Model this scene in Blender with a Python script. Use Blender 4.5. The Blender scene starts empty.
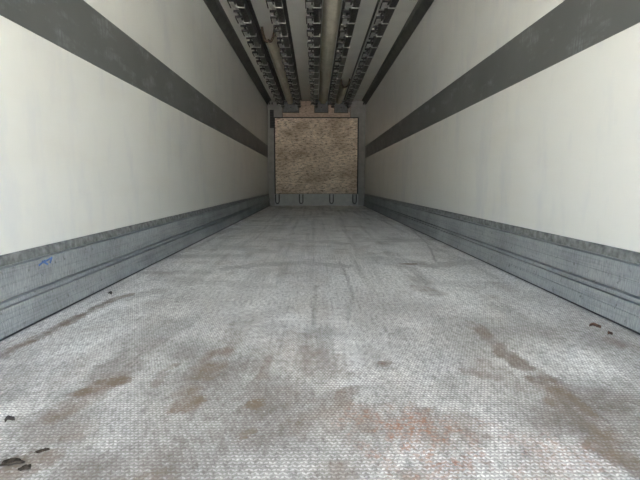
import bpy, bmesh, math, random
import numpy as np
from mathutils import Vector, Matrix

random.seed(7)
rng = np.random.default_rng(11)
scene = bpy.context.scene
C = scene.collection

# ------------------------------------------------------------------ camera
FPX, VPX, VPY, CAMH, CAMX = 444.0, 315.0, 183.0, 0.573, -0.043
pitch = math.atan((240.0 - VPY) / FPX)
yaw = math.atan((320.0 - VPX) / FPX * math.cos(pitch))
cd = bpy.data.cameras.new('camera')
cd.sensor_width = 36.0
cd.lens = FPX * 36.0 / 640.0
cd.clip_start = 0.02
cam = bpy.data.objects.new('camera', cd)
cam.location = (CAMX, 0.0, CAMH)
cam.rotation_euler = (math.pi / 2 - pitch, 0.0, -yaw)
C.objects.link(cam)
scene.camera = cam

# ------------------------------------------------------------------ sky, exposure
SUN_AZ, SUN_EL = math.radians(90), math.radians(38)   # square to the right of the trailer
world = bpy.data.worlds.new('hazy_day_sky')
scene.world = world
world.use_nodes = True
bg = world.node_tree.nodes['Background']
sky = world.node_tree.nodes.new('ShaderNodeTexSky')
sky.sky_type = 'NISHITA'
sky.sun_disc = False
sky.sun_elevation = SUN_EL
sky.sun_rotation = SUN_AZ
sky.dust_density = 4.0
sky.air_density = 1.0
sky.ozone_density = 1.0
world.node_tree.links.new(sky.outputs['Color'], bg.inputs['Color'])
bg.inputs['Strength'].default_value = 0.35
sd = bpy.data.lights.new('sun', 'SUN')
sd.energy = 20.0
sd.angle = math.radians(0.6)
sd.color = (1.0, 0.95, 0.86)
sun = bpy.data.objects.new('sun', sd)
_az, _el = SUN_AZ, SUN_EL
_to_sun = Vector((math.sin(_az) * math.cos(_el), math.cos(_az) * math.cos(_el), math.sin(_el)))
sun.rotation_euler = _to_sun.to_track_quat('Z', 'Y').to_euler()
sun.location = (6, 2, 8)
C.objects.link(sun)
scene.view_settings.view_transform = 'Standard'
scene.view_settings.look = 'None'
scene.view_settings.gamma = 1.0
scene.view_settings.use_curve_mapping = False
scene.view_settings.exposure = 3.12
scene.cycles.max_bounces = 16
scene.cycles.diffuse_bounces = 12
scene.cycles.glossy_bounces = 6

# ------------------------------------------------------------------ trailer sizes (metres)
XL, XR = -1.23, 1.23           # inner wall faces
YD, YB = -1.90, 11.38           # rear opening, bulkhead face
YF = 11.68                     # front wall
HC = 2.613                     # ceiling height


def floor_at(px, py):
    """pixel of the 640x480 photograph -> point on the trailer floor"""
    d = Vector(((px - 320.0) / FPX, -(py - 240.0) / FPX, -1.0))
    d = cam.rotation_euler.to_matrix() @ d
    t = -CAMH / d.z
    return (CAMX + d.x * t, d.y * t)


# ------------------------------------------------------------------ materials
def new_mat(name):
    m = bpy.data.materials.new(name)
    m.use_nodes = True
    nt = m.node_tree
    return m, nt, nt.nodes['Principled BSDF']


def N(nt, kind, **kw):
    n = nt.nodes.new(kind)
    for k, v in kw.items():
        if k in n.inputs:
            n.inputs[k].default_value = v
        else:
            setattr(n, k, v)
    return n


def coords(nt, scale=(1, 1, 1)):
    tc = N(nt, 'ShaderNodeTexCoord')
    mp = N(nt, 'ShaderNodeMapping')
    mp.inputs['Scale'].default_value = scale
    nt.links.new(tc.outputs['Object'], mp.inputs['Vector'])
    return mp.outputs['Vector']


def noise(nt, vec, scale, detail=4.0, rough=0.55):
    n = N(nt, 'ShaderNodeTexNoise', Scale=scale, Detail=detail, Roughness=rough)
    nt.links.new(vec, n.inputs['Vector'])
    return n.outputs['Fac']


def ramp(nt, fac, stops):
    r = N(nt, 'ShaderNodeValToRGB')
    el = r.color_ramp.elements
    while len(el) < len(stops):
        el.new(0.5)
    for e, (p, c) in zip(el, stops):
        e.position = p
        e.color = tuple(c) + (1,) if len(c) == 3 else c
    nt.links.new(fac, r.inputs['Fac'])
    return r.outputs['Color']


def mix(nt, fac, a, b, mode='MIX'):
    n = N(nt, 'ShaderNodeMix', data_type='RGBA', blend_type=mode)
    for sock, v in ((n.inputs[0], fac), (n.inputs[6], a), (n.inputs[7], b)):
        if hasattr(v, 'is_output'):
            nt.links.new(v, sock)
        elif isinstance(v, (int, float)):
            sock.default_value = v
        else:
            sock.default_value = tuple(v) + (1,)
    return n.outputs[2]


def mul(nt, a, b, op='MULTIPLY', clamp=False):
    n = N(nt, 'ShaderNodeMath', operation=op, use_clamp=clamp)
    for sock, v in ((n.inputs[0], a), (n.inputs[1], b)):
        if hasattr(v, 'is_output'):
            nt.links.new(v, sock)
        else:
            sock.default_value = v
    return n.outputs[0]


def bump(nt, bsdf, height, strength, dist=0.01):
    b = N(nt, 'ShaderNodeBump', Strength=strength, Distance=dist)
    nt.links.new(height, b.inputs['Height'])
    nt.links.new(b.outputs['Normal'], bsdf.inputs['Normal'])


def g3(v, tint=(1, 1, 1)):
    return tuple(v * t for t in tint)


def simple(name, col, rough=0.5, metal=0.0, var=0.25, scale=20.0, stretch=(1, 1, 1), spec=0.5, bmp=0.0):
    m, nt, b = new_mat(name)
    v = coords(nt, stretch)
    f = noise(nt, v, scale)
    c = ramp(nt, f, [(0.3, tuple(x * (1 - var) for x in col)), (0.7, tuple(min(1, x * (1 + var)) for x in col))])
    nt.links.new(c, b.inputs['Base Color'])
    b.inputs['Roughness'].default_value = rough
    b.inputs['Metallic'].default_value = metal
    b.inputs['Specular IOR Level'].default_value = spec
    if bmp:
        bump(nt, b, f, bmp)
    return m


def wall_material():
    m, nt, b = new_mat('white_wall_laminate')
    v = coords(nt)
    vs = coords(nt, (1, 1, 0.35))
    base = ramp(nt, noise(nt, v, 0.9, 3), [(0.3, (0.81, 0.81, 0.755)), (0.7, (0.86, 0.86, 0.81))])
    smud = ramp(nt, noise(nt, vs, 4.5, 6, 0.6), [(0.52, (0, 0, 0)), (0.68, (1, 1, 1))])
    base = mix(nt, mul(nt, smud, 0.24), base, (0.60, 0.62, 0.68))
    scr = ramp(nt, noise(nt, coords(nt, (1, 12, 0.7)), 6, 5, 0.6), [(0.62, (0, 0, 0)), (0.70, (1, 1, 1))])
    base = mix(nt, mul(nt, scr, 0.10), base, (0.93, 0.93, 0.92))
    warm = ramp(nt, noise(nt, coords(nt, (1, 0.5, 2.5)), 1.6, 5), [(0.5, (0, 0, 0)), (0.75, (1, 1, 1))])
    base = mix(nt, mul(nt, warm, 0.22), base, (0.72, 0.68, 0.58))
    nt.links.new(base, b.inputs['Base Color'])
    b.inputs['Roughness'].default_value = 0.2
    b.inputs['Specular IOR Level'].default_value = 0.6
    return m


def band_material():
    m, nt, b = new_mat('dark_grey_scuffed_strip')
    v = coords(nt)
    base = ramp(nt, noise(nt, v, 2.2, 5), [(0.3, (0.112, 0.116, 0.108)), (0.7, (0.145, 0.15, 0.142))])
    sc = ramp(nt, noise(nt, coords(nt, (1, 1.2, 3.0)), 3.0, 6, 0.65), [(0.53, (0, 0, 0)), (0.72, (1, 1, 1))])
    fine = ramp(nt, noise(nt, coords(nt, (1, 18, 1.6)), 5.0, 4), [(0.38, (0.1, 0.1, 0.1)), (0.65, (1, 1, 1))])
    base = mix(nt, mul(nt, mul(nt, sc, fine), 0.8), base, (0.32, 0.345, 0.345))
    nt.links.new(base, b.inputs['Base Color'])
    b.inputs['Roughness'].default_value = 0.5
    return m


def kick_material():
    m, nt, b = new_mat('worn_aluminium_kick_plate')
    v = coords(nt)
    base = ramp(nt, noise(nt, v, 3.0, 5), [(0.28, (0.29, 0.31, 0.315)), (0.72, (0.43, 0.455, 0.46))])
    vert = ramp(nt, noise(nt, coords(nt, (1, 60, 6.0)), 4.0, 5, 0.7), [(0.34, (0.66, 0.66, 0.66)), (0.64, (1.16, 1.16, 1.16))])
    base = mix(nt, 1.0, base, vert, 'MULTIPLY')
    hor = ramp(nt, noise(nt, coords(nt, (1, 1.5, 60)), 1.3, 5, 0.7), [(0.40, (0.55, 0.55, 0.55)), (0.48, (1, 1, 1))])
    base = mix(nt, 0.35, base, hor, 'MULTIPLY')
    spots = ramp(nt, noise(nt, coords(nt, (1, 1, 1)), 34, 4, 0.6), [(0.62, (0, 0, 0)), (0.70, (1, 1, 1))])
    base = mix(nt, mul(nt, spots, 0.55), base, (0.07, 0.07, 0.065))
    nt.links.new(base, b.inputs['Base Color'])
    b.inputs['Metallic'].default_value = 0.15
    b.inputs['Roughness'].default_value = 0.62
    b.inputs['Specular IOR Level'].default_value = 0.3
    bump(nt, b, noise(nt, v, 60, 3), 0.15, 0.004)
    return m


def floor_material(name, tone, grain):
    m, nt, b = new_mat(name)
    v = coords(nt)
    at = N(nt, 'ShaderNodeAttribute', attribute_name='dirt_shade')
    sep = N(nt, 'ShaderNodeSeparateColor')
    nt.links.new(at.outputs['Color'], sep.inputs['Color'])
    clean = ramp(nt, noise(nt, coords(nt, (1, 0.45, 1)), 2.4, 6, 0.6),
                 [(0.28, g3(tone * 0.84, (1, 0.975, 0.925))), (0.72, g3(tone * 1.14, (1, 0.99, 0.96)))])
    speck = ramp(nt, noise(nt, v, 130, 2), [(0.35, (0.80, 0.80, 0.80)), (0.62, (1.12, 1.12, 1.12))])
    clean = mix(nt, 0.8, clean, speck, 'MULTIPLY')
    fleck = ramp(nt, noise(nt, coords(nt, (1, 0.45, 1)), 70, 3, 0.7), [(0.36, (0.58, 0.58, 0.57)), (0.50, (1, 1, 1)), (0.66, (1.25, 1.25, 1.25))])
    clean = mix(nt, 0.85, clean, fleck, 'MULTIPLY')
    scratch = ramp(nt, noise(nt, coords(nt, (9, 0.5, 1)), 5, 5, 0.65), [(0.36, (0.62, 0.62, 0.61)), (0.46, (1, 1, 1))])
    clean = mix(nt, 0.45, clean, scratch, 'MULTIPLY')
    fine = ramp(nt, noise(nt, v, 55, 4, 0.65), [(0.30, (0.7, 0.7, 0.7)), (0.5, (1, 1, 1))])
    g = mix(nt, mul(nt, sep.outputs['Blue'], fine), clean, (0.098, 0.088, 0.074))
    g = mix(nt, mul(nt, mul(nt, sep.outputs['Red'], fine), grain), g, (0.165, 0.112, 0.070))
    rustn = ramp(nt, noise(nt, v, 75, 4, 0.7), [(0.44, (0, 0, 0)), (0.58, (1, 1, 1))])
    g = mix(nt, mul(nt, sep.outputs['Green'], rustn), g, (0.34, 0.135, 0.060))
    nt.links.new(g, b.inputs['Base Color'])
    dirt_shade = mul(nt, mul(nt, sep.outputs['Red'], sep.outputs['Green'], 'ADD'), sep.outputs['Blue'], 'ADD', True)
    nt.links.new(mul(nt, mul(nt, dirt_shade, -0.30), 0.35, 'ADD', True), b.inputs['Metallic'])
    nt.links.new(mul(nt, mul(nt, dirt_shade, 0.35), 0.46, 'ADD', True), b.inputs['Roughness'])
    bump(nt, b, noise(nt, v, 220, 2), 0.25, 0.002)
    return m


def board_material():
    m, nt, b = new_mat('worn_plywood_board')
    v = coords(nt)
    base = ramp(nt, noise(nt, coords(nt, (1, 1, 6)), 3.5, 6, 0.65),
                [(0.25, (0.46, 0.36, 0.26)), (0.5, (0.76, 0.64, 0.50)), (0.75, (0.88, 0.79, 0.66))])
    big = ramp(nt, noise(nt, coords(nt, (1, 1, 1.5)), 1.4, 4), [(0.38, (0.66, 0.60, 0.53)), (0.58, (1.12, 1.12, 1.12))])
    base = mix(nt, 0.9, base, big, 'MULTIPLY')
    dark = ramp(nt, noise(nt, coords(nt, (1, 1, 3)), 11, 6, 0.75), [(0.48, (0, 0, 0)), (0.62, (1, 1, 1))])
    base = mix(nt, mul(nt, dark, 0.85), base, (0.13, 0.09, 0.06))
    lite = ramp(nt, noise(nt, v, 24, 5, 0.7), [(0.60, (0, 0, 0)), (0.70, (1, 1, 1))])
    base = mix(nt, mul(nt, lite, 0.75), base, (0.92, 0.85, 0.73))
    nt.links.new(base, b.inputs['Base Color'])
    b.inputs['Roughness'].default_value = 0.7
    bump(nt, b, noise(nt, coords(nt, (1, 1, 8)), 30, 4), 0.3, 0.004)
    return m


def fabric_material():
    m, nt, b = new_mat('beige_air_duct_fabric')
    v = coords(nt)
    base = ramp(nt, noise(nt, v, 5, 5, 0.6), [(0.3, (0.60, 0.55, 0.43)), (0.7, (0.76, 0.71, 0.58))])
    sp = ramp(nt, noise(nt, v, 38, 3), [(0.66, (0, 0, 0)), (0.72, (1, 1, 1))])
    base = mix(nt, mul(nt, sp, 0.6), base, (0.16, 0.13, 0.10))
    nt.links.new(base, b.inputs['Base Color'])
    b.inputs['Roughness'].default_value = 0.75
    bump(nt, b, noise(nt, coords(nt, (1, 0.4, 1)), 16, 4), 0.5, 0.02)
    return m


M = {
    'wall': wall_material(),
    'band': band_material(),
    'kick': kick_material(),
    'kick_top': simple('grimy_dark_aluminium', (0.21, 0.22, 0.215), 0.6, 0.1, 0.5, 28, (1, 1, 1), 0.3),
    'floor_base': floor_material('grimy_floor_plate', 0.54, 1.0),
    'floor_grain': floor_material('worn_floor_grain', 0.88, 0.9),
    'board': board_material(),
    'fabric': fabric_material(),
    'ceiling': simple('white_ceiling_laminate', (0.76, 0.76, 0.71), 0.35, 0, 0.05, 3),
    'cornice': simple('dark_corner_profile', (0.075, 0.076, 0.068), 0.55, 0, 0.25, 9),
    'sealant': simple('black_sealant', (0.035, 0.035, 0.036), 0.7, 0, 0.3, 40),
    'blue': simple('blue_chalk', (0.10, 0.20, 0.48), 0.8, 0, 0.4, 60),
    'track': simple('dark_greasy_steel', (0.050, 0.048, 0.044), 0.5, 0.3, 0.75, 45, (1, 1, 1), 0.5, 0.4),
    'track_side': simple('dark_rail_web', (0.055, 0.055, 0.052), 0.55, 0.2, 0.4, 20),
    'clip': simple('dull_aluminium_clip', (0.52, 0.52, 0.49), 0.6, 0.0, 0.25, 30),
    'strap': simple('bright_steel_strap', (0.50, 0.50, 0.47), 0.6, 0.1, 0.25, 30),
    'clamp': simple('black_steel_clamp', (0.022, 0.021, 0.019), 0.6, 0.1, 0.4, 50),
    'hem': simple('brown_webbing_hem', (0.060, 0.040, 0.022), 0.85, 0, 0.5, 40),
    'frame': simple('grey_painted_steel', (0.22, 0.215, 0.195), 0.5, 0.0, 0.15, 8),
    'frame_low': simple('light_grey_steel_sheet', (0.38, 0.375, 0.35), 0.5, 0.1, 0.12, 8),
    'box': simple('dark_grey_steel_box', (0.10, 0.105, 0.10), 0.5, 0.1, 0.25, 25),
    'pink': simple('reddish_brown_plywood', (0.44, 0.33, 0.25), 0.7, 0, 0.3, 15, (1, 1, 4)),
    'black': simple('black_plastic', (0.012, 0.012, 0.012), 0.6, 0, 0.3, 30),
    'bolt': simple('dark_bolt_head', (0.03, 0.03, 0.03), 0.5, 0.4, 0.3, 30),
    'mud': simple('dried_dark_mud', (0.048, 0.037, 0.027), 0.9, 0, 0.6, 90, (1, 1, 1), 0.1, 0.8),
    'leaf': simple('dry_dark_leaf', (0.045, 0.032, 0.022), 0.8, 0, 0.5, 120),
    'redleaf': simple('dry_red_brown_leaf', (0.10, 0.050, 0.030), 0.8, 0, 0.5, 120),
    'ground': simple('pale_concrete_yard', (0.50, 0.49, 0.47), 0.85, 0, 0.15, 0.7),
    'shell': simple('outer_white_skin', (0.75, 0.75, 0.75), 0.4, 0, 0.03, 2),
}


# ------------------------------------------------------------------ mesh helpers
def obj(name, bm, mat, parent=None, smooth=False):
    me = bpy.data.meshes.new(name)
    bmesh.ops.recalc_face_normals(bm, faces=bm.faces)
    bm.to_mesh(me)
    bm.free()
    me.materials.append(M[mat])
    if smooth:
        for p in me.polygons:
            p.use_smooth = True
    o = bpy.data.objects.new(name, me)
    C.objects.link(o)
    o.parent = parent
    return o


def box(bm, x0, x1, y0, y1, z0, z1, bev=0.0):
    r = bmesh.ops.create_cube(bm, size=1.0)
    vs = r['verts']
    for v in vs:
        v.co = Vector(((x0 + x1) / 2 + v.co.x * (x1 - x0), (y0 + y1) / 2 + v.co.y * (y1 - y0), (z0 + z1) / 2 + v.co.z * (z1 - z0)))
    if bev:
        es = list({e for v in vs for e in v.link_edges})
        bmesh.ops.bevel(bm, geom=es, offset=bev, segments=2, affect='EDGES', profile=0.5)
    return bm


def bx(*a, **k):
    return box(bmesh.new(), *a, **k)


def extrude_y(profile, y0, y1, bm=None, segs=1):
    """closed (x,z) profile extruded along the trailer"""
    bm = bm or bmesh.new()
    rings = []
    for i in range(segs + 1):
        y = y0 + (y1 - y0) * i / segs
        rings.append([bm.verts.new((x, y, z)) for x, z in profile])
    n = len(profile)
    for a, b in zip(rings, rings[1:]):
        for i in range(n):
            bm.faces.new((a[i], a[(i + 1) % n], b[(i + 1) % n], b[i]))
    bm.faces.new(rings[0])
    bm.faces.new(rings[-1][::-1])
    return bm


def tube(path, r, bm=None, n=8):
    bm = bm or bmesh.new()
    rings = []
    for i, p in enumerate(path):
        a = path[max(0, i - 1)]
        b = path[min(len(path) - 1, i + 1)]
        t = (Vector(b) - Vector(a)).normalized()
        u = t.cross(Vector((0, 1, 0.013))).normalized()
        w = t.cross(u)
        rings.append([bm.verts.new(Vector(p) + (u * math.cos(2 * math.pi * k / n) + w * math.sin(2 * math.pi * k / n)) * r) for k in range(n)])
    for a, b in zip(rings, rings[1:]):
        for k in range(n):
            bm.faces.new((a[k], a[(k + 1) % n], b[(k + 1) % n], b[k]))
    bm.faces.new(rings[0])
    bm.faces.new(rings[-1][::-1])
    return bm


def tag(o, label=None, cat=None, group=None, kind=None):
    if label:
        o['label'] = label
    if cat:
        o['category'] = cat
    if group:
        o['group'] = group
    if kind:
        o['kind'] = kind
    return o


def empty(name, loc=(0, 0, 0)):
    o = bpy.data.objects.new(name, None)
    o.location = loc
    o.empty_display_size = 0.1
    C.objects.link(o)
    return o


def struct(name, bm, mat, label, cat):
    return tag(obj(name, bm, mat), label, cat, None, 'structure')


# ------------------------------------------------------------------ setting
struct('ground', bx(-40, 40, -60, 40, -1.32, -1.22), 'ground', 'pale concrete yard outside the open trailer doors', 'ground')
struct('wall_left', bx(XL - 0.07, XL, YD, YF, -0.10, HC + 0.08), 'wall', 'left white laminate side wall of the trailer', 'wall')
struct('wall_right', bx(XR, XR + 0.07, YD, YF, -0.10, HC + 0.08), 'wall', 'right white laminate side wall of the trailer', 'wall')
struct('wall_back', bx(XL - 0.07, XR + 0.07, YF, YF + 0.07, -0.10, HC + 0.08), 'wall', 'white front wall hidden behind the grey bulkhead', 'wall')
struct('ceiling', bx(XL, XR, YD, YF, HC, HC + 0.08), 'ceiling', 'pale grey trailer ceiling above the meat rails', 'ceiling')
struct('trim_1', bx(XL, XL + 0.004, YD, YB, 1.202, 1.500), 'band', 'dark grey scuffed protection band along the left wall', 'wall band')
struct('trim_2', bx(XR - 0.004, XR, YD, YB, 1.197, 1.492), 'band', 'dark grey scuffed protection band along the right wall', 'wall band')


def cornice(s):
    x = XL if s < 0 else XR
    pr = [(x, HC), (x, 2.505), (x - s * 0.012, 2.500), (x - s * 0.022, 2.515), (x - s * 0.075, 2.588), (x - s * 0.105, 2.596), (x - s * 0.108, HC)]
    return extrude_y(pr, YD, YB)


struct('trim_3', cornice(-1), 'cornice', 'dark corner profile where the left wall meets the ceiling', 'corner trim')
struct('trim_4', cornice(1), 'cornice', 'dark corner profile where the right wall meets the ceiling', 'corner trim')


def kick(s):
    x = XL if s < 0 else XR
    # offsets from the wall, height: cove foot, two grooves round a rib, flat field, stepped top strip
    pr = [(0.0, 0.004), (0.034, 0.004), (0.034, 0.020), (0.030, 0.060), (0.0275, 0.062), (0.0275, 0.065), (0.029, 0.067), (0.026, 0.096),
          (0.026, 0.1045), (0.010, 0.106), (0.010, 0.110), (0.027, 0.1135), (0.027, 0.128), (0.006, 0.131), (0.006, 0.137), (0.023, 0.140),
          (0.022, 0.190), (0.0205, 0.1915), (0.0205, 0.1935), (0.022, 0.195), (0.021, 0.252), (0.002, 0.254), (0.002, 0.2615), (0.012, 0.263), (0.008, 0.297), (0.006, 0.301), (0.0, 0.301)]
    return extrude_y([(x - s * o, z) for o, z in pr], YD, YB)


def kick_top(s):
    x = XL if s < 0 else XR
    pr = [(0.002, 0.2635), (0.0135, 0.2635), (0.0105, 0.298), (0.007, 0.3025), (0.0, 0.3025), (0.0, 0.3015), (0.002, 0.300)]
    return extrude_y([(x - s * o, z) for o, z in pr], YD, YB)


kl = struct('baseboard_left', kick(-1), 'kick', 'worn grey aluminium kick plate with grooves along the left wall', 'kick plate')
kr = struct('baseboard_right', kick(1), 'kick', 'worn grey aluminium kick plate with grooves along the right wall', 'kick plate')
obj('sealant_strip', bx(XL + 0.034, XL + 0.040, YD, YB, 0.0005, 0.005), 'sealant', kl)
obj('sealant_strip', bx(XR - 0.040, XR - 0.034, YD, YB, 0.0005, 0.005), 'sealant', kr)
for k_, s_ in ((kl, -1), (kr, 1)):
    tag(obj('top_strip', kick_top(s_), 'kick_top', k_), 'darker grimy strip along the top of the kick plate')
# small blue chalk scribble on the left kick plate
bm = bmesh.new()
for (y, z, a, ln) in ((1.88, 0.235, 0.3, .05), (1.90, 0.232, -0.5, .045), (1.92, 0.24, 0.15, .05), (1.945, 0.236, 0.9, .03)):
    r = bmesh.ops.create_cube(bm, size=1.0, matrix=Matrix.Translation((XL + 0.0217, y, z)) @ Matrix.Rotation(a, 4, 'X') @ Matrix.Diagonal((0.0016, ln, 0.008, 1)))
tag(obj('chalk_mark', bm, 'blue', kl), 'small blue chalk scribble')

# ------------------------------------------------------------------ floor with barley-grain relief and its dirt and painted shade


def vnoise(x, y, seed=0):
    def h(i, j):
        n = (i.astype(np.int64) * 374761393 + j.astype(np.int64) * 668265263 + seed * 974711) & 0x7fffffff
        n = ((n ^ (n >> 13)) * 1274126177) & 0x7fffffff
        return ((n ^ (n >> 16)) & 0xffff) / 65535.0
    i, j = np.floor(x), np.floor(y)
    fx, fy = x - i, y - j
    fx, fy = fx * fx * (3 - 2 * fx), fy * fy * (3 - 2 * fy)
    return (h(i, j) * (1 - fx) + h(i + 1, j) * fx) * (1 - fy) + (h(i, j + 1) * (1 - fx) + h(i + 1, j + 1) * fx) * fy


def fbm(x, y, seed=0, o=4):
    s, a, t = 0, 1.0, 0
    for k in range(o):
        s = s + a * vnoise(x * 2 ** k, y * 2 ** k, seed + k)
        t += a
        a *= 0.55
    return s / t


# (channel, strength, width in metres, soft edge, pixel path)  channel 0 mud, 1 rust, 2 grime
STAINS = [
    (2, .75, .006, .014, [(0, 356), (35, 339), (66, 323), (110, 300)]), (0, .6, .014, .03, [(0, 356), (66, 323), (110, 301), (128, 295)]),
    (2, .55, .05, .08, [(112, 376), (140, 350), (178, 322)]), (0, .35, .05, .08, [(112, 376), (150, 345)]),
    (0, .85, .020, .03, [(85, 393), (104, 383), (122, 381)]), (0, .55, .03, .05, [(60, 412), (80, 400), (104, 385)]),
    (0, .45, .03, .05, [(55, 436), (78, 430)]), (0, .7, .008, .012, [(155, 387), (164, 372), (174, 364)]),
    (0, .62, .040, .03, [(205, 374), (212, 362), (222, 353)]), (0, .35, .03, .04, [(222, 353), (232, 338), (240, 325)]),
    (0, .78, .036, .015, [(185, 405), (188, 403)]), (0, .6, .02, .015, [(180, 394), (190, 390)]),
    (0, .85, .015, .010, [(251, 404), (256, 405)]), (0, .8, .012, .010, [(245, 433), (250, 431)]),
    (0, .5, .012, .02, [(258, 380), (264, 372), (266, 355)]), (0, .5, .012, .015, [(120, 479), (168, 476)]),
    (2, .95, .012, .010, [(3, 464), (24, 461)]), (2, .7, .012, .02, [(24, 463), (34, 458), (42, 459)]), (0, .6, .03, .04, [(18, 466), (40, 462)]),
    (0, .85, .014, .010, [(381, 364), (388, 362)]), (0, .6, .010, .015, [(336, 370), (340, 369)]), (0, .45, .05, .06, [(310, 352), (318, 372)]),
    (0, .7, .012, .015, [(344, 392), (358, 390)]), (0, .6, .014, .02, [(342, 398), (345, 412)]), (0, .5, .016, .02, [(308, 414), (326, 412)]),
    (0, .35, .06, .08, [(300, 340), (316, 420)]), (0, .35, .04, .06, [(335, 360), (342, 372)]),
    (1, .80, .06, .06, [(410, 430), (432, 448)]), (1, .55, .05, .06, [(370, 420), (400, 416), (460, 428)]), (1, .55, .05, .06, [(380, 440), (420, 470), (470, 455)]),
    (1, .9, .03, .03, [(415, 455), (425, 450)]), (1, .40, .08, .10, [(470, 440), (520, 460), (560, 470)]), (0, .45, .06, .06, [(385, 418), (450, 428)]),
    (0, .55, .02, .02, [(408, 471), (418, 476)]), (1, .5, .03, .03, [(476, 440), (490, 450)]), (0, .5, .03, .03, [(330, 471), (342, 470)]),
    (2, .75, .022, .03, [(480, 330), (500, 350), (522, 365)]), (0, .55, .025, .03, [(470, 322), (500, 350), (530, 370)]),
    (2, .85, .026, .03, [(538, 379), (556, 382), (572, 400)]), (0, .65, .035, .03, [(540, 378), (575, 410), (598, 430)]),
    (2, .75, .022, .02, [(602, 446), (622, 458), (642, 470)]), (0, .8, .028, .02, [(600, 445), (642, 470)]),
    (2, .55, .035, .06, [(500, 306), (522, 322), (560, 345)]), (2, .4, .03, .05, [(600, 300), (640, 322)]), (0, .45, .03, .04, [(610, 340), (642, 352)]),
    (2, .45, .02, .03, [(520, 390), (560, 420)]), (0, .5, .02, .03, [(470, 372), (492, 376)]), (0, .35, .03, .05, [(485, 365), (520, 385)]),
    (2, .6, .007, .010, [(616, 379), (640, 392)]), (2, .8, .006, .008, [(628, 432), (636, 436)]),
    (0, .8, .020, .02, [(404, 264), (414, 264)]), (0, .45, .03, .04, [(500, 262), (520, 266)]), (0, .4, .04, .05, [(420, 288), (436, 294)]),
    (2, .55, .006, .012, [(316, 285), (313, 320), (315, 330)]), (2, .5, .006, .010, [(340, 262), (352, 290), (348, 320)]),
    (2, .5, .006, .010, [(410, 228), (428, 244), (436, 262)]), (2, .45, .04, .10, [(230, 268), (300, 262), (340, 266)]),
    (2, .35, .05, .10, [(180, 280), (260, 286)]), (2, .35, .05, .10, [(380, 258), (430, 266), (470, 262)]), (2, .4, .05, .12, [(280, 240), (350, 244)]),
    (2, .35, .05, .12, [(220, 246), (270, 252)]), (2, .3, .03, .05, [(120, 300), (160, 290)]), (2, .5, .006, .010, [(296, 232), (318, 228)]),
    (2, .3, .05, .06, [(205, 330), (238, 300), (262, 270)]), (2, .3, .04, .06, [(60, 340), (120, 312)]), (2, .35, .05, .05, [(360, 300), (372, 330)]),
]


def dirt_shade_at(x, y):
    wx = x + (fbm(x * 14, y * 14, 3) - 0.5) * 0.024 + (fbm(x * 60, y * 60, 8, 2) - 0.5) * 0.016
    wy = y + (fbm(x * 14, y * 10, 5) - 0.5) * 0.05 + (fbm(x * 60, y * 60, 9, 2) - 0.5) * 0.02
    ch = [np.zeros_like(x) for _ in range(3)]
    brk = np.clip(fbm(x * 22, y * 15, 81) * 1.9 - 0.35, 0, 1.3)
    for c, s, w, soft, path in STAINS:
        P = [floor_at(*p) for p in path]
        d = np.full_like(x, 9.0)
        for (ax, ay), (b_x, b_y) in zip(P, P[1:]):
            dx, dy = b_x - ax, b_y - ay
            t = np.clip(((wx - ax) * dx + (wy - ay) * dy) / (dx * dx + dy * dy + 1e-9), 0, 1)
            d = np.minimum(d, np.hypot(wx - ax - t * dx, wy - ay - t * dy))
        m = np.clip(1 - (d - w) / soft, 0, 1)
        m = np.clip(m * 1.7 - brk * (1.0 if w > 0.02 else 0.7), 0, 1)
        ch[c] = np.maximum(ch[c], s * 0.88 * m * m * (3 - 2 * m))
    # rust and mud crumble into flecks
    ch[1] *= np.clip((fbm(x * 45, y * 30, 21) - 0.40) * 5, 0, 1)
    ch[0] *= 0.75 + 0.8 * np.clip((fbm(x * 26, y * 18, 31) - 0.30) * 2.5, 0, 1)
    # tracked-in grime: long faint streaks, cross scuffs and more of it towards the front end of the load bed
    streak = np.clip((fbm(x * 16, y * 0.7, 41) - 0.52) * 3.2, 0, 1) * 0.34
    scuff = np.clip((fbm(x * 1.2, y * 6.0, 51) - 0.55) * 3.5, 0, 1) * 0.26
    blot = np.clip((fbm(x * 5, y * 3.4, 61) - 0.50) * 3.0, 0, 1) * 0.26
    ch[2] = np.maximum(ch[2], np.clip(streak + scuff + blot, 0, 0.8))
    ch[0] = np.maximum(ch[0], np.clip((fbm(x * 7, y * 5, 71) - 0.56) * 3.0, 0, 1) * 0.42)
    # patchy trodden-in mud near the doors, deepened to paint shade into the foreground
    mud_shade = np.clip((2.7 - y) / 1.5, 0, 1) * np.clip((fbm(x * 3.0, y * 3.0, 91) - 0.28) * 2.2, 0, 1)
    ch[2] = np.maximum(ch[2], mud_shade * 0.80)
    ch[0] = np.maximum(ch[0], mud_shade * 0.30)
    return np.clip(np.stack(ch + [np.ones_like(x)], 1), 0, 1)


def np_mesh(name, co, faces, mat, attr):
    k = faces.shape[1]
    me = bpy.data.meshes.new(name)
    me.vertices.add(len(co))
    me.vertices.foreach_set('co', co.astype(np.float32).ravel())
    me.loops.add(faces.size)
    me.loops.foreach_set('vertex_index', faces.astype(np.int32).ravel())
    me.polygons.add(len(faces))
    me.polygons.foreach_set('loop_start', np.arange(0, faces.size, k, dtype=np.int32))
    me.update(calc_edges=True)
    a = me.attributes.new('dirt_shade', 'FLOAT_COLOR', 'POINT')
    a.data.foreach_set('color', attr.astype(np.float32).ravel())
    me.materials.append(M[mat])
    me.validate()
    o = bpy.data.objects.new(name, me)
    C.objects.link(o)
    return o


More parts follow.
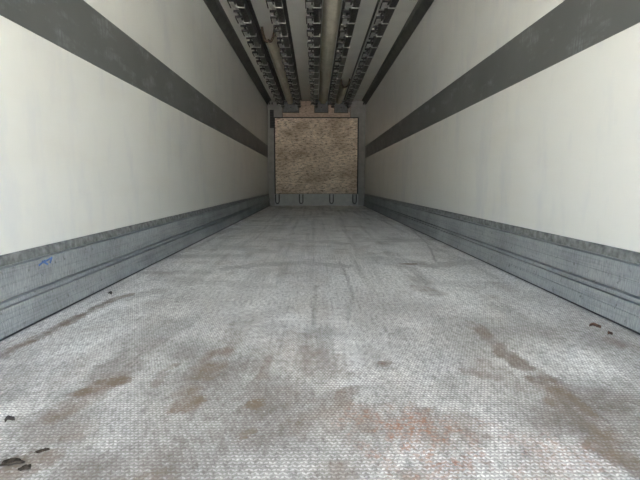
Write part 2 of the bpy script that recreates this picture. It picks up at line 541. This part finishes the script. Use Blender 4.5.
xs = np.linspace(XL, XR, 124)
ys = np.linspace(YD, YF, 560)
gx, gy = np.meshgrid(xs, ys)
nx, ny = len(xs), len(ys)
top = np.stack([gx.ravel(), gy.ravel(), np.zeros(nx * ny)], 1)
idx = np.arange(nx * ny).reshape(ny, nx)
fq = np.stack([idx[:-1, :-1], idx[:-1, 1:], idx[1:, 1:], idx[1:, :-1]], -1).reshape(-1, 4)
n0 = len(top)
low = np.array([[XL, YD, -0.1], [XR, YD, -0.1], [XR, YF, -0.1], [XL, YF, -0.1]])
side = np.array([[n0, n0 + 3, n0 + 2, n0 + 1], [n0, n0 + 1, idx[0, -1], idx[0, 0]], [n0 + 2, n0 + 3, idx[-1, 0], idx[-1, -1]],
                 [n0 + 1, n0 + 2, idx[-1, -1], idx[0, -1]], [n0 + 3, n0, idx[0, 0], idx[-1, 0]]])
co = np.concatenate([top, low])
fl = np_mesh('floor', co, np.concatenate([fq, side]), 'floor_base', dirt_shade_at(co[:, 0], co[:, 1]))
tag(fl, 'worn aluminium trailer floor with raised grain pattern, mud and rust stains', 'floor', None, 'structure')

# raised grains, alternating left and right slant, over the whole load bed
PX, PY = 0.0092, 0.0115
ix, iy = np.meshgrid(np.arange(int((XR - XL - 0.10) / PX)), np.arange(int((YB - YD - 0.02) / PY)))
ix, iy = ix.ravel(), iy.ravel()
cx = XL + 0.055 + ix * PX + (iy % 2) * PX * 0.5
cy = YD + 0.015 + iy * PY
sgn = np.where((ix + iy) % 2 == 0, 1.0, -1.0)
ang = sgn * 0.72 + rng.normal(0, 0.06, len(cx))
ca, sa = np.cos(ang), np.sin(ang)
hl, hw = 0.0064, 0.0030
hh = 0.0019 * rng.uniform(0.7, 1.1, len(cx))
loc = [(-hl, 0, 0), (0, -hw, 0), (hl, 0, 0), (0, hw, 0), (0, 0, 1)]
vv = []
for a, b_, z in loc:
    vv.append(np.stack([cx + a * ca - b_ * sa, cy + a * sa + b_ * ca, 0.0002 + z * hh], 1))
co = np.stack(vv, 1).reshape(-1, 3)
base = np.arange(len(cx))[:, None] * 5
tri = np.concatenate([base + np.array([[0, 1, 4]]), base + np.array([[1, 2, 4]]), base + np.array([[2, 3, 4]]), base + np.array([[3, 0, 4]])])
da = np.repeat(dirt_shade_at(cx, cy), 5, axis=0)
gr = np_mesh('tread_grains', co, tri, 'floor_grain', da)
gr.parent = fl
tag(gr, 'raised barley-grain tread pattern', None, None, 'stuff')

# ------------------------------------------------------------------ bulkhead at the front end
BT = HC - 0.015


def bxp(px):          # pixel column / row at the bulkhead -> metres there
    return CAMX + (px - VPX) * YB / FPX


def bzp(py):
    return CAMH - (py - VPY) * YB / FPX * 0.993


bh = empty('bulkhead', (0, YB, 0))
tag(bh, 'grey steel bulkhead with a worn brown plywood board at the far end', 'bulkhead')


def bpart(name, mat, x0, x1, y0, y1, z0, z1, bev=0.0, parent=None, label=None):
    p = parent or bh
    o = obj(name, bx(x0, x1, y0 - YB, y1 - YB, z0, z1, bev=bev), mat, p)
    if label:
        o['label'] = label
    return o


BXL, BXR = bxp(275.6), bxp(357.2)
BZ0, BZ1 = bzp(193.5), bzp(119.6)
TX0, TX1 = bxp(283.6), bxp(349.6)
bpart('frame_post', 'frame', XL + 0.006, BXL - 0.02, YB, YB + 0.06, 0.0, BT, 0.004)
bpart('frame_post', 'frame', BXR + 0.02, XR - 0.006, YB, YB + 0.06, 0.0, BT, 0.004)
# header beside and behind the boxes
bpart('header_plate', 'frame', BXL - 0.02, TX0 - 0.012, YB + 0.004, YB + 0.05, BZ1 + 0.02, BT, 0.003)
bpart('header_plate', 'frame', TX1 + 0.012, BXR + 0.02, YB + 0.004, YB + 0.05, BZ1 + 0.02, BT, 0.003)
bpart('header_backing', 'black', TX0 - 0.03, TX1 + 0.03, YB + 0.05, YB + 0.06, BZ1 + 0.02, BT)
hp = bpart('header_board', 'pink', TX0, TX1, YB + 0.02, YB + 0.05, BZ1 + 0.02, BT, 0.003, label='reddish-brown plywood strip between the boxes')
for k in range(4):
    obj('screw', bx(bxp(306.3) - .01, bxp(306.3) + .01, 0.012, 0.021, bzp(104.5 + 3.0 * k) - .01, bzp(104.5 + 3.0 * k) + .01, bev=.004), 'bolt', hp)
for x0, x1 in ((284.4, 299.2), (315.0, 327.6), (334.3, 346.6)):
    bpart('box_edge_shadow', 'black', bxp(x0) - 0.014, bxp(x1) + 0.014, YB + 0.004, YB + 0.02, bzp(114.2) - 0.014, BT - 0.01)  # black plate behind each box stands in for its dark edge shadow
    b_ = bpart('cover_box', 'box', bxp(x0), bxp(x1), YB - 0.06, YB + 0.02, bzp(114.2), BT - 0.01, 0.006)
    obj('screw', bx((bxp(x0) + bxp(x1)) / 2 - .012, (bxp(x0) + bxp(x1)) / 2 + .012, -0.066, -0.058, bzp(110) - .012, bzp(110) + .012, bev=.004), 'bolt', b_)
bpart('end_channel', 'frame', bxp(347.6), bxp(349.0), YB - 0.03, YB + 0.02, bzp(114.2), BT - 0.01, 0.003)
# sunk dark gap around the board, then the board
bpart('board_seal', 'black', BXL - 0.02, BXR + 0.02, YB + 0.03, YB + 0.05, BZ0 - 0.01, BZ1 + 0.02)
bd = bpart('plywood_board', 'board', BXL + 0.012, BXR - 0.012, YB + 0.006, YB + 0.03, BZ0, BZ1 - 0.008, 0.003, label='worn brown plywood board with flaking pale patches')
bpart('lower_panel', 'frame_low', BXL - 0.02, BXR + 0.02, YB + 0.004, YB + 0.05, 0.03, BZ0 - 0.01, 0.003)
bpart('sill', 'frame_low', XL + 0.006, XR - 0.006, YB + 0.001, YB + 0.05, 0.0, 0.035, 0.004)
bpart('vent_slot', 'black', bxp(271.2), bxp(275.0), YB - 0.012, YB + 0.002, bzp(129.5), bzp(112.2), 0.004, label='black ventilation slot')
vs = bh.children[-1]
for k in range(7):
    z = bzp(128.2) + k * (bzp(113.4) - bzp(128.2)) / 6
    obj('vent_bar', bx(bxp(271.5), bxp(274.7), -0.020, -0.010, z - .008, z + .008), 'bolt', vs)
for px in (277.6, 301.2, 331.4, 354.4):
    x = bxp(px)
    zt, zb = bzp(194.3), bzp(203.6)
    path = [(x - 0.045, -0.02, zt), (x - 0.045, -0.02, zb + 0.05), (x - 0.03, -0.02, zb + 0.015), (x, -0.02, zb), (x + 0.03, -0.02, zb + 0.015), (x + 0.045, -0.02, zb + 0.05), (x + 0.045, -0.02, zt)]
    obj('lashing_bracket', tube(path, 0.013, n=6), 'clamp', bh, True)
for px in (270.0, 273.6, 362.6, 365.2):
    obj('bolt', bx(max(min(bxp(px), XR - .06), XL + .06) - .018, max(min(bxp(px), XR - .06), XL + .06) + .018, -0.016, 0.002, bzp(106.0) - .028, bzp(106.0) + .028, bev=.006), 'bolt', bh)

# ------------------------------------------------------------------ meat rails under the ceiling
RZ = CAMH + 1.85
RAILX = [CAMX + a for a in (-0.745, -0.345, 0.062, 0.472, 0.862)]
WHERE = ['leftmost meat rail, hung beside the left corner profile',
         'second meat rail from the left wall, beside the short sagging duct mouth',
         'middle meat rail, along the left edge of the long beige duct',
         'fourth meat rail from the left wall, along the right edge of the long beige duct',
         'rightmost meat rail, hung beside the right corner profile']


def clip_bm():
    bm = bmesh.new()
    box(bm, -0.078, -0.006, -0.100, 0.110, 0.034, 0.058, bev=0.004)
    box(bm, -0.066, -0.016, -0.070, 0.060, 0.024, 0.036, bev=0.004)
    return bm


def clamp_bm():
    bm = bmesh.new()
    box(bm, -0.092, -0.004, -0.128, -0.108, 0.012, 0.036)
    box(bm, -0.084, -0.010, -0.262, -0.242, 0.024, 0.044)
    box(bm, -0.050, -0.030, -0.245, -0.125, 0.030, 0.040)
    box(bm, -0.093, -0.082, -0.120, 0.080, 0.016, 0.026)
    box(bm, -0.028, -0.012, -0.125, -0.040, 0.010, 0.026)
    return bm


def strap_bm():
    bm = bmesh.new()
    box(bm, -0.012, 0.074, -0.012, 0.012, -0.008, 0.0, bev=0.002)
    box(bm, 0.070, 0.076, -0.012, 0.012, -0.008, 0.03)
    box(bm, -0.014, -0.006, -0.040, 0.012, -0.006, 0.05)
    return bm


proto = None
for r, xr in enumerate(RAILX):
    rail = empty('meat_rail', (xr - 0.070, 0, RZ))
    tag(rail, WHERE[r], 'meat rail', 'meat rails under the ceiling')
    ztop = HC - RZ
    obj('track', extrude_y([(0.0, 0.0), (0.012, -0.003), (0.058, -0.003), (0.070, 0.0), (0.070, 0.05), (0.045, 0.055), (0.045, 0.09), (0.025, 0.09), (0.025, 0.055), (0.0, 0.05)], YD + 0.15, YB - 0.08), 'track', rail)
    obj('rail_web', extrude_y([(0.020, 0.085), (0.050, 0.085), (0.050, ztop - 0.02), (0.092, ztop - 0.02), (0.092, ztop), (-0.085, ztop), (-0.085, ztop - 0.012), (0.020, ztop - 0.012)], YD + 0.15, YB - 0.08), 'track_side', rail)
    for k in range(19):
        y = 2.68 + 0.4625 * k
        if y > YB - 0.3:
            break
        if proto is None:
            h = obj('hanger_clip', clip_bm(), 'clip')
            c1 = obj('clamp_bar', clamp_bm(), 'clamp', h)
            c2 = obj('strap', strap_bm(), 'strap', h)
            proto = (h, c1, c2)
        else:
            h = proto[0].copy()
            C.objects.link(h)
            for p in proto[1:]:
                q = p.copy()
                C.objects.link(q)
                q.parent = h
        h.parent = rail
        h.location = (0, y, 0)
    # hanger rods carry the clips from the ceiling web
    obj('hanger_bar', extrude_y([(-0.060, 0.058), (-0.024, 0.058), (-0.024, ztop - 0.01), (-0.060, ztop - 0.01)], 2.8, YB - 0.1), 'clip', rail)

# ------------------------------------------------------------------ fabric air ducts between the rails


def duct(label, x0, x1, y0, y1, sag0, sag1, mouth, seed):
    t = empty('air_duct', ((x0 + x1) / 2, y0, HC))
    tag(t, label, 'air duct', 'fabric air ducts under the ceiling')
    w = (x1 - x0) / 2
    bm = bmesh.new()
    na, nl = 18, max(16, int((y1 - y0) / 0.09))
    outer, inner = [], []
    for j in range(nl + 1):
        yy = (y1 - y0) * j / nl
        f = math.exp(-yy / 0.5)
        sag = sag1 + (sag0 - sag1) * f
        ro, ri = [], []
        for i in range(na + 1):
            u = -1 + 2 * i / na
            prof = max(0.0, 1 - abs(u) ** 2.6) ** 0.7
            wr = (float(fbm(np.array([u * 2.2 + 9]), np.array([yy * 2.0 + 3]), seed)[0]) - 0.5) * 0.055 * prof
            z = -0.004 - sag * prof + wr
            ro.append(bm.verts.new((u * w, yy, z)))
            ri.append(bm.verts.new((u * w * 0.985, yy, z + 0.004)))
        outer.append(ro)
        inner.append(ri)
    for j in range(nl):
        for i in range(na):
            bm.faces.new((outer[j][i], outer[j][i + 1], outer[j + 1][i + 1], outer[j + 1][i]))
            bm.faces.new((inner[j][i], inner[j + 1][i], inner[j + 1][i + 1], inner[j][i + 1]))
    for j in (0, nl):
        for i in range(na):
            bm.faces.new((outer[j][i], outer[j][i + 1], inner[j][i + 1], inner[j][i]))
    for i in (0, na):
        for j in range(nl):
            bm.faces.new((outer[j][i], outer[j + 1][i], inner[j + 1][i], inner[j][i]))
    path = [tuple(v.co + Vector((0, -0.004, 0))) for v in outer[0]]
    obj('duct_fabric', bm, 'fabric', t, True)
    if mouth:
        tag(obj('mouth_hem', tube(path, 0.017, n=8), 'hem', t, True), 'dark brown hem round the sagging duct mouth')


duct('beige fabric duct with sagging dark mouth, near the left corner profile', CAMX - 0.696, CAMX - 0.524, 6.16, YB - 0.07, 0.185, 0.11, True, 101)
duct('long beige wrinkled fabric duct running between the middle rails', CAMX + 0.098, CAMX + 0.302, YD + 0.2, YB - 0.07, 0.09, 0.09, False, 131)
duct('short beige fabric duct with dark mouth, far back near the right corner profile', CAMX + 0.518, CAMX + 0.686, 9.06, YB - 0.07, 0.165, 0.11, True, 151)

# small dark clip on the ceiling by the right corner profile
t = empty('ceiling_clip', (CAMX + 1.083, 5.09, HC))
tag(t, 'small dark clip on the ceiling strip beside the right corner profile', 'clip')
for dx in (-0.022, 0.022):
    obj('clip_pad', bx(dx - 0.017, dx + 0.017, -0.12, 0.12, -0.03, 0.0, bev=0.005), 'clamp', t)
obj('clip_bridge', bx(-0.02, 0.02, -0.03, 0.03, -0.022, -0.006, bev=0.003), 'track_side', t)

# ------------------------------------------------------------------ bits of dirt lying on the floor


def lump(name, mat, px, py, sx, sy, sz, rz, seed, label, cat):
    x, y = floor_at(px, py)
    bm = bmesh.new()
    bmesh.ops.create_icosphere(bm, subdivisions=3, radius=1.0)
    r = random.Random(seed)
    k = [(r.uniform(2, 5), r.uniform(0, 6)) for _ in range(6)]
    for v in bm.verts:
        p = v.co
        d = 1 + 0.35 * math.sin(k[0][0] * p.x + k[0][1]) * math.cos(k[1][0] * p.y + k[1][1]) + 0.25 * math.sin(k[2][0] * 2 * p.y + k[3][1])
        v.co = Vector((p.x * sx * d, p.y * sy * d, max(-0.25, p.z) * sz * d))
    zmin = min(v.co.z for v in bm.verts)
    for v in bm.verts:
        v.co.z -= zmin
    o = obj(name, bm, mat, None, True)
    o.location = (x, y, 0.0015)
    o.rotation_euler = (0, 0, rz)
    return tag(o, label, cat)


def leaf(mat, px, py, ln, wd, rz, label):
    x, y = floor_at(px, py)
    bm = bmesh.new()
    n = 8
    rows = []
    for i in range(n + 1):
        s = i / n
        w = wd * math.sin(math.pi * min(1, s * 0.96 + 0.02)) ** 0.7 / 2
        z = 0.006 * math.sin(math.pi * s) + 0.002 * math.sin(7 * s)
        rows.append([(ln * (s - 0.5), -w, z + 0.006), (ln * (s - 0.5), 0, z), (ln * (s - 0.5), w, z + 0.008)])
    lo = [[bm.verts.new(p) for p in r] for r in rows]
    hi = [[bm.verts.new((p[0], p[1], p[2] + 0.0015)) for p in r] for r in rows]
    for i in range(n):
        for j in range(2):
            bm.faces.new((lo[i][j], lo[i + 1][j], lo[i + 1][j + 1], lo[i][j + 1]))
            bm.faces.new((hi[i][j], hi[i][j + 1], hi[i + 1][j + 1], hi[i + 1][j]))
        for j in (0, 2):
            bm.faces.new((lo[i][j], lo[i + 1][j], hi[i + 1][j], hi[i][j]))
    for i in (0, n):
        for j in range(2):
            bm.faces.new((lo[i][j], lo[i][j + 1], hi[i][j + 1], hi[i][j]))
    o = obj('dry_leaf', bm, mat)
    o.location = (x, y, 0.0022)
    o.rotation_euler = (0, 0, rz)
    return tag(o, label, 'leaf', 'dry leaves blown onto the floor')


lump('mud_clump', 'mud', 12, 464, 0.019, 0.008, 0.005, 0.25, 1, 'largest dark dried mud clump in the bottom left corner of the floor', 'mud')
lump('mud_clump', 'mud', 26, 469, 0.010, 0.006, 0.004, 0.5, 2, 'small mud crumb just right of the largest mud clump', 'mud')
lump('mud_clump', 'mud', 42, 452, 0.012, 0.005, 0.003, 0.6, 3, 'thin sliver of mud beyond the largest mud clump', 'mud')
leaf('leaf', 10, 423, 0.020, 0.010, 0.5, 'dark dry leaf on the floor nearest the left kick plate foreground')
leaf('leaf', 110, 295, 0.030, 0.022, -0.5, 'dark curled leaf at the far end of the long brown streak on the left')
leaf('redleaf', 595, 328, 0.040, 0.024, -0.6, 'larger red-brown dry leaf lying near the right kick plate')
leaf('redleaf', 610, 336, 0.022, 0.014, 0.2, 'smaller red-brown leaf scrap nearest the right kick plate')
